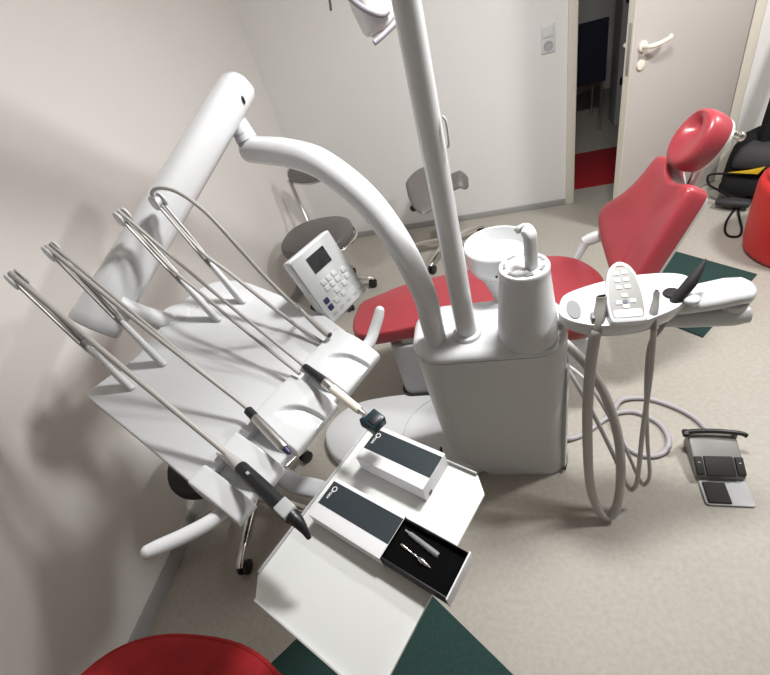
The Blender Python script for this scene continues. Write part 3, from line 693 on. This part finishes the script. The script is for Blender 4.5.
s2 = empty('saliva_ejector', (1.85, -2.32, .9), 'thin grey suction hose with slim nozzle, right of the oval console keypad', 'hose')
MB().tube([(1.853, -2.305, .925), (1.851, -2.316, .905), (1.842, -2.340, .872), (1.845, -2.352, .835)], [.007, .008, .0115, .0078], 16, 4).build('nozzle', M['bronze'], s2)
MB().cyl((1.8532, -2.3040, .9262), (1.8535, -2.3035, .928), .0045).build('opening', M['black'], s2)
MB().tube([(1.845, -2.352, .838), (1.858, -2.352, .65), (1.865, -2.36, .38), (1.868, -2.385, .16), (1.858, -2.395, .105), (1.84, -2.39, .11), (1.79, -2.34, .25), (1.72, -2.26, .42), (1.645, -2.17, .56)], .0075, 12, 6).build('hose', M['hose'], s2)
s3 = empty('air_syringe', (1.92, -2.28, .88), 'air-water syringe in pointed black sleeve standing in console beside arm', 'syringe')
MB().tube([(1.900, -2.297, .872), (1.915, -2.290, .890), (1.940, -2.278, .922), (1.960, -2.262, .948), (1.974, -2.249, .968)], [.012, .0145, .0150, .0095, .0015], 18, 4).build('sleeve', M['rubber'], s3)
MB().lathe([(.022, 0), (.0225, .004), (.020, .008), (.012, .009)], Matrix.Translation((1.905, -2.268, ZA-.001)), 24).build('holder_ring', M['black'], s3)
MB().ball((1.940, -2.30, .883), (.020, .020, .012)).build('button', M['white2'], s3)
MB().tube([(1.895, -2.305, .838), (1.872, -2.325, .81), (1.848, -2.338, .76), (1.856, -2.345, .60), (1.888, -2.352, .33), (1.908, -2.372, .17), (1.900, -2.382, .118), (1.88, -2.38, .13), (1.82, -2.31, .29), (1.73, -2.20, .46), (1.645, -2.11, .50)], .0062, 12, 6).build('hose', M['hose'], s3)

# ------------------------------------------------------------------ foot pedal and its cable
fp = empty('foot_pedal', (2.19, -2.25, 0), 'grey foot control with black pedals and black bar handle on the floor', 'foot pedal')
FM = Matrix.Translation((2.178, -2.252, 0)) @ Matrix.Rotation(math.radians(-3), 4, 'Z') @ Matrix.Diagonal((.82, 1, .85, 1))
MB().prism(rrect(-.085, -.155, .098, .02, .012), .0, .010, .002, FM).build('floor_plate', M['grey1'], fp)
sidep = [(-.055, .010), (-.055, .038), (.01, .072), (.085, .098), (.105, .092), (.110, .010)]
MB().prism(sidep, -.095, .095, .006, FM @ frame(V((0, 0, 0)), V((0, 1, 0)), V((0, 0, 1)), V((1, 0, 0)))).build('housing', M['face2'], fp)
sl = math.atan2(.034, .065)
PM = FM @ Matrix.Translation((0, -.022, .0575)) @ Matrix.Rotation(sl, 4, 'X')
MB().box((-.056, -.038, -.006), (.056, .036, .008), .004, PM).build('centre_pedal', M['rubber'], fp)
for x in (-.078, .078):
    pd = MB().box((x-.016, -.034, -.006), (x+.016, .034, .010), .005, PM).build('side_pedal', M['rubber'], fp)
    MB().cyl(PM @ V((x, .01, .008)), PM @ V((x, .01, .010)), .004).build('symbol', M['grey1'], pd)
MB().box((-.075, -.150, .0095), (.012, -.068, .018), .006, FM).build('floor_pedal', M['rubber'], fp)
b = MB(); b.tube([FM @ V(p) for p in ((-.112, .082, .120), (-.09, .088, .125), (0, .09, .128), (.10, .083, .125), (.128, .075, .118))], [.009, .0095, .009, .0085, .009], 14, 4); b.box((-.122, .070, .108), (-.095, .098, .132), .006, FM); b.build('bar_handle', M['black'], fp)
for x in (-.09, .09): MB().box((x-.006, .078, .08), (x+.006, .096, .124), .002, FM).build('handle_post', M['face2'], fp)
cb = [(1.662, -2.12, .03), (1.70, -2.108, .012), (1.754, -2.084, .011), (1.869, -1.999, .011), (1.935, -1.978, .011), (1.989, -1.990, .011), (2.049, -2.051, .011), (2.059, -2.13, .011), (2.026, -2.186, .011), (1.965, -2.202, .011), (1.908, -2.168, .011), (1.880, -2.084, .011), (1.876, -2.03, .022), (1.886, -1.985, .034), (1.925, -1.925, .020), (1.978, -1.906, .012), (2.047, -1.916, .011), (2.129, -1.966, .011), (2.184, -2.027, .011), (2.207, -2.088, .012), (2.207, -2.13, .03)]
MB().tube(cb, .0105, 14, 6).build('cable', M['cable'], fp)

# ------------------------------------------------------------------ stools
def star_base(root, cx, cy, r, angs, hub_r=.03, z_seat=.42):
    MB().cyl((cx, cy, .075), (cx, cy, .12), hub_r, bevel=.004).build('hub', M['chrome'], root)
    MB().cyl((cx, cy, .11), (cx, cy, z_seat), .02).build('column', M['chrome'], root)
    for a in angs:
        a = math.radians(a); d = V((math.cos(a), math.sin(a), 0)); c = V((cx, cy, 0))
        lg = MB().sweep([c+d*.015+V((0, 0, .098)), c+d*.12+V((0, 0, .096)), c+d*(r-.03)+V((0, 0, .082)), c+d*r+V((0, 0, .076)), c+d*(r+.015)+V((0, 0, .066))], [(.022, .014), (.020, .013), (.0165, .012), (.0165, .012), (.014, .008)], exp=3).build('leg', M['chrome'], root)
        t = V((-d.y, d.x, 0))
        b = MB()
        for s in (-1, 1): b.cyl(c+d*(r-.004)+t*s*.006+V((0, 0, .030)), c+d*(r-.004)+t*s*.022+V((0, 0, .030)), .030, bevel=.004)
        b.cyl(c+d*r+V((0, 0, .03)), c+d*r+V((0, 0, .072)), .008)
        b.build('castor', M['black'], lg)
# grey stool with a small backrest, in the corner
st = empty('operator_stool', (.38, -.77, 0), 'grey cushioned stool with low backrest in the corner behind the keypad', 'stool')
oc = [(.355+.235*math.copysign(abs(math.cos(t))**.85, math.cos(t)), -.862+.22*math.copysign(abs(math.sin(t))**.85, math.sin(t))) for t in [2*PI*i/48 for i in range(48)]]
MB().cushion(oc, [(.9, .455), (.98, .462), (1, .48), (1, .50), (.98, .517), (.93, .527), (.6, .533), (.1, .534)]).build('seat', M['vinyl'], st)
b = MB().tube([(.355+.255*math.cos(t), -.867+.232*math.sin(t), .462) for t in [math.radians(-80+15*i) for i in range(12)]], .011, 12, 3); b.build('seat_rail', M['chrome'], st)
MB().tube([(.25, -.74, .45), (.23, -.64, .47), (.19, -.565, .60), (.175, -.545, .78)], .015, 12, 5).build('back_post', M['steel'], st)
bc = V((.315, -.55, .80)); 
BK = Matrix.Translation(bc) @ Matrix.Rotation(math.radians(-6), 4, 'Z') @ Matrix.Rotation(math.radians(78), 4, 'X')
oc = [(.14*math.cos(t), .065*math.copysign(abs(math.sin(t))**.8, math.sin(t))) for t in [2*PI*i/40 for i in range(40)]]
MB().cushion(oc, [(.9, -.025), (1, -.015), (1, .01), (.93, .022), (.5, .027), (.05, .028)], BK).build('backrest', M['vinyl'], st)
MB().tube([BK @ V((.145*math.cos(t), .069*math.copysign(abs(math.sin(t))**.8, math.sin(t)), -.006)) for t in [2*PI*i/32 for i in range(32)]], .008, 10, 2, closed=True).build('backrest_rim', M['chrome'], st)
star_base(st, .36, -.81, .235, [10, 82, 154, 226, 298], z_seat=.46)
# saddle stool
sd_ = empty('saddle_stool', (1.10, -.44, 0), 'grey saddle-shaped stool by the back wall, partly behind the white pole', 'stool')
rings = []
NX = 26
for i in range(NX+1):
    t = i/NX; x = .900+.405*t
    hw = .262*(max(.004, 1-((t-.30)/.305)**2)**.72 if t < .30 else 1-.68*min(1, (t-.30)/.38)**1.2)
    if t > .94: hw *= 1-.45*(t-.94)/.06
    zc = .520+.035*max(0, 1-t*2.2)**1.5+.045*max(0, (t-.55)/.45)
    if t > .88: zc -= (t-.88)*.45
    th_ = .045-.012*t
    ring = []
    for j in range(28):
        a = 2*PI*j/28; c, sn = math.cos(a), math.sin(a)
        dr_ = .030*abs(c)**2*(1 if hw > .08 else hw/.08)*(.55+.45*min(1, t*2.5))
        k = .45 if i in (0, NX) else 1
        ring.append(V((x+.012, -.445+hw*c, zc+.17*hw*c-dr_+(.55 if sn > 0 else 1)*th_*sn*k)))
    rings.append(ring)
MB().loft(rings).build('seat', M['vinyl'], sd_, ang=70)
MB().prism(rrect(.99, -.50, 1.19, -.36, .03), .405, .445, .006).build('seat_plate', M['black'], sd_)
lv = MB().tube([(1.03, -.47, .44), (.99, -.49, .44), (.955, -.525, .427)], .006, 10, 3).build('lever', M['chrome'], sd_)
MB().ball((.945, -.53, .425), (.027, .025, .025)).build('lever_knob', M['black'], sd_)
star_base(sd_, 1.115, -.435, .285, [-112, -40, 32, 104, 176], z_seat=.43)
# black stool below the instrument table
bs_ = empty('low_stool', (.33, -2.42, 0), 'black round stool with chrome star base, half hidden beneath the instrument table', 'stool')
MB().lathe([(.11, .43), (.165, .435), (.178, .45), (.178, .465), (.17, .48), (.14, .49), (.001, .492)], Matrix.Translation((.325, -2.455, 0)), 40).build('seat', M['rubber'], bs_)
star_base(bs_, .33, -2.42, .285, [-85, -13, 59, 131, 203], z_seat=.435)
# red seat at the bottom edge of the picture
rs_ = empty('red_stool', (.57, -3.30, 0), 'red fabric seat cushion edge at bottom left, on the floor by the wall', 'stool')
cx, cy = .585, -3.335
oc = []
for i in range(64):
    t = 2*PI*i/64; c, s = math.cos(t), math.sin(t)
    oc.append((cx+.36*math.copysign(abs(c)**.8, c), cy+.285*math.copysign(abs(s)**.8, s)))
MB().cushion(oc, [(.93, .40), (.98, .405), (1, .425), (1, .475), (.985, .49), (.95, .497), (.85, .503), (.5, .507), (.05, .508)]).build('seat', M['dred'], rs_)
MB().tube([(cx+(x-cx)*.995, cy+(y-cy)*.995, .484) for x, y in oc], .007, 8, 1, closed=True).build('piping', M['dred'], rs_)
for x in (-.22, .22):
    for y in (-.17, .17): MB().cyl((cx+x, cy+y, 0), (cx+x*.95, cy+y*.95, .41), .016, .022).build('leg', M['chrome'], rs_)

# ------------------------------------------------------------------ right-hand corner: red bin, backpack, case
rb = empty('red_bin', (3.07, -.88, 0), 'large red round bin at the right edge, in front of black bag', 'bin')
b = MB().lathe([(.20, 0), (.235, .006), (.252, .025), (.258, .06), (.262, .20), (.262, .38), (.255, .405), (.235, .42), (.215, .424)], Matrix.Translation((3.030, -.930, 0)), 56); b.build('body', M['rplas'], rb)
b = MB().lathe([(.222, .418), (.232, .428), (.232, .438), (.20, .452), (.1, .46), (.001, .461)], Matrix.Translation((3.030, -.930, 0)), 56); b.build('lid', M['rplas'], rb)
bg = empty('backpack', (3.13, -.25, 0), 'black backpack with charcoal front pocket and yellow trim slumped against the wall', 'backpack')
GM = Matrix.Translation((3.06, -.27, 0)) @ Matrix.Rotation(math.radians(-38), 4, 'Z') @ Matrix.Rotation(math.radians(-10), 4, 'X')
GM[2][3] = .03
def bagring(w, d, z, yo): return [V((x, y+yo, z)) for x, y in rrect(-w, -d, w, d, min(w, d)*.7, 6)]
MB().loft([bagring(.12, .06, .0, 0), bagring(.155, .09, .012, 0), bagring(.17, .10, .06, 0), bagring(.17, .10, .16, .005), bagring(.16, .09, .26, .012), bagring(.13, .07, .33, .02), bagring(.07, .035, .37, .025)], GM).build('body', M['bag'], bg, ang=60)
MB().loft([bagring(.09, .02, .15, -.10), bagring(.12, .04, .165, -.095), bagring(.125, .05, .21, -.09), bagring(.105, .045, .27, -.075), bagring(.06, .025, .31, -.06)], GM).build('front_pocket', M['bagg'], bg, ang=60)
MB().prism([(-.125, .132), (.03, .138), (.055, .185), (-.02, .158)], .138, .146, .002, GM @ frame(V((0, 0, 0)), V((1, 0, 0)), V((0, 0, 1)), V((0, -1, 0)))).build('yellow_trim', M['yellow'], bg)
tag(bg.children[-1], 'yellow trim band')
MB().loft([bagring(.15, .05, .01, -.11), bagring(.155, .055, .05, -.11), bagring(.14, .045, .10, -.10)], GM).build('lower_pocket', M['bag'], bg, ang=60)
def wpts(px): return px
MB().tube([(2.90, -.39, .06), (2.85, -.36, .10), (2.79, -.315, .135), (2.80, -.25, .165), (2.85, -.25, .17), (2.93, -.27, .16)], .007, 10, 5).build('carry_strap', M['bag'], bg)
MB().tube([(2.92, -.40, .03), (2.90, -.45, .012), (2.83, -.55, .008), (2.785, -.64, .008), (2.77, -.71, .008), (2.79, -.74, .008), (2.825, -.735, .008), (2.86, -.67, .008), (2.89, -.56, .010), (2.92, -.46, .012), (2.94, -.40, .03)], .0065, 10, 5).build('strap_loop', M['bag'], bg)
MB().sweep([(2.83, -.37, .045), (2.89, -.42, .05), (2.97, -.47, .05)], [(.03, .02), (.04, .025), (.03, .02)], sm=3).build('strap_pad', M['bagg'], bg)
ca = empty('tall_case', (3.22, -.35, 0), 'tall narrow black case with yellow patch leaning behind the red bin', 'case')
b = MB(); b.sweep([(3.03, -.33, .02), (3.035, -.32, .03), (3.085, -.24, .45), (3.15, -.14, .95), (3.153, -.135, .97)], [(.03, .02), (.05, .035), (.05, .04), (.045, .035), (.03, .02)], up=(0, 1, 0), exp=3); b.build('body', M['bag'], ca)
b = MB(); b.sweep([(3.058, -.375, .20), (3.068, -.36, .25), (3.078, -.335, .31)], [(.018, .010), (.024, .012), (.015, .008)], up=(0, 1, 0), exp=3, sm=3); b.build('yellow_patch', M['yellow'], ca)

# ------------------------------------------------------------------ ceiling lamps
def ceiling_lamp(x, y, lx_, ly_, energy, label):
    o = empty('ceiling_lamp', (x, y, HT), label, 'ceiling lamp', 'ceiling lamps')
    MB().box((x-lx_/2-.02, y-ly_/2-.02, HT-.06), (x+lx_/2+.02, y+ly_/2+.02, HT), .005).build('housing', M['white2'], o)
    MB().box((x-lx_/2, y-ly_/2, HT-.066), (x+lx_/2, y+ly_/2, HT-.058), 0).build('diffuser', M['lamp'], o)
    L = bpy.data.lights.new('ceiling_lamp_light', 'AREA'); L.shape = 'RECTANGLE'; L.size = lx_; L.size_y = ly_; L.energy = energy; L.color = (1, .993, .98)
    lo = bpy.data.objects.new('ceiling_lamp_light', L); COL.objects.link(lo); lo.location = (x, y, HT-.07)
ceiling_lamp(1.80, -1.98, .36, .22, 56, 'ceiling lamp above the white unit')
ceiling_lamp(3.35, -1.55, .36, .22, 58, 'ceiling lamp at the right, nearer the red bin')
W = bpy.data.worlds.new('world'); SC.world = W; W.use_nodes = True
W.node_tree.nodes['Background'].inputs['Color'].default_value = (.9, .95, 1, 1)
W.node_tree.nodes['Background'].inputs['Strength'].default_value = .03
vs = SC.view_settings; vs.view_transform = 'Standard'; vs.look = 'None'; vs.gamma = 1; vs.use_curve_mapping = False; vs.exposure = -.13
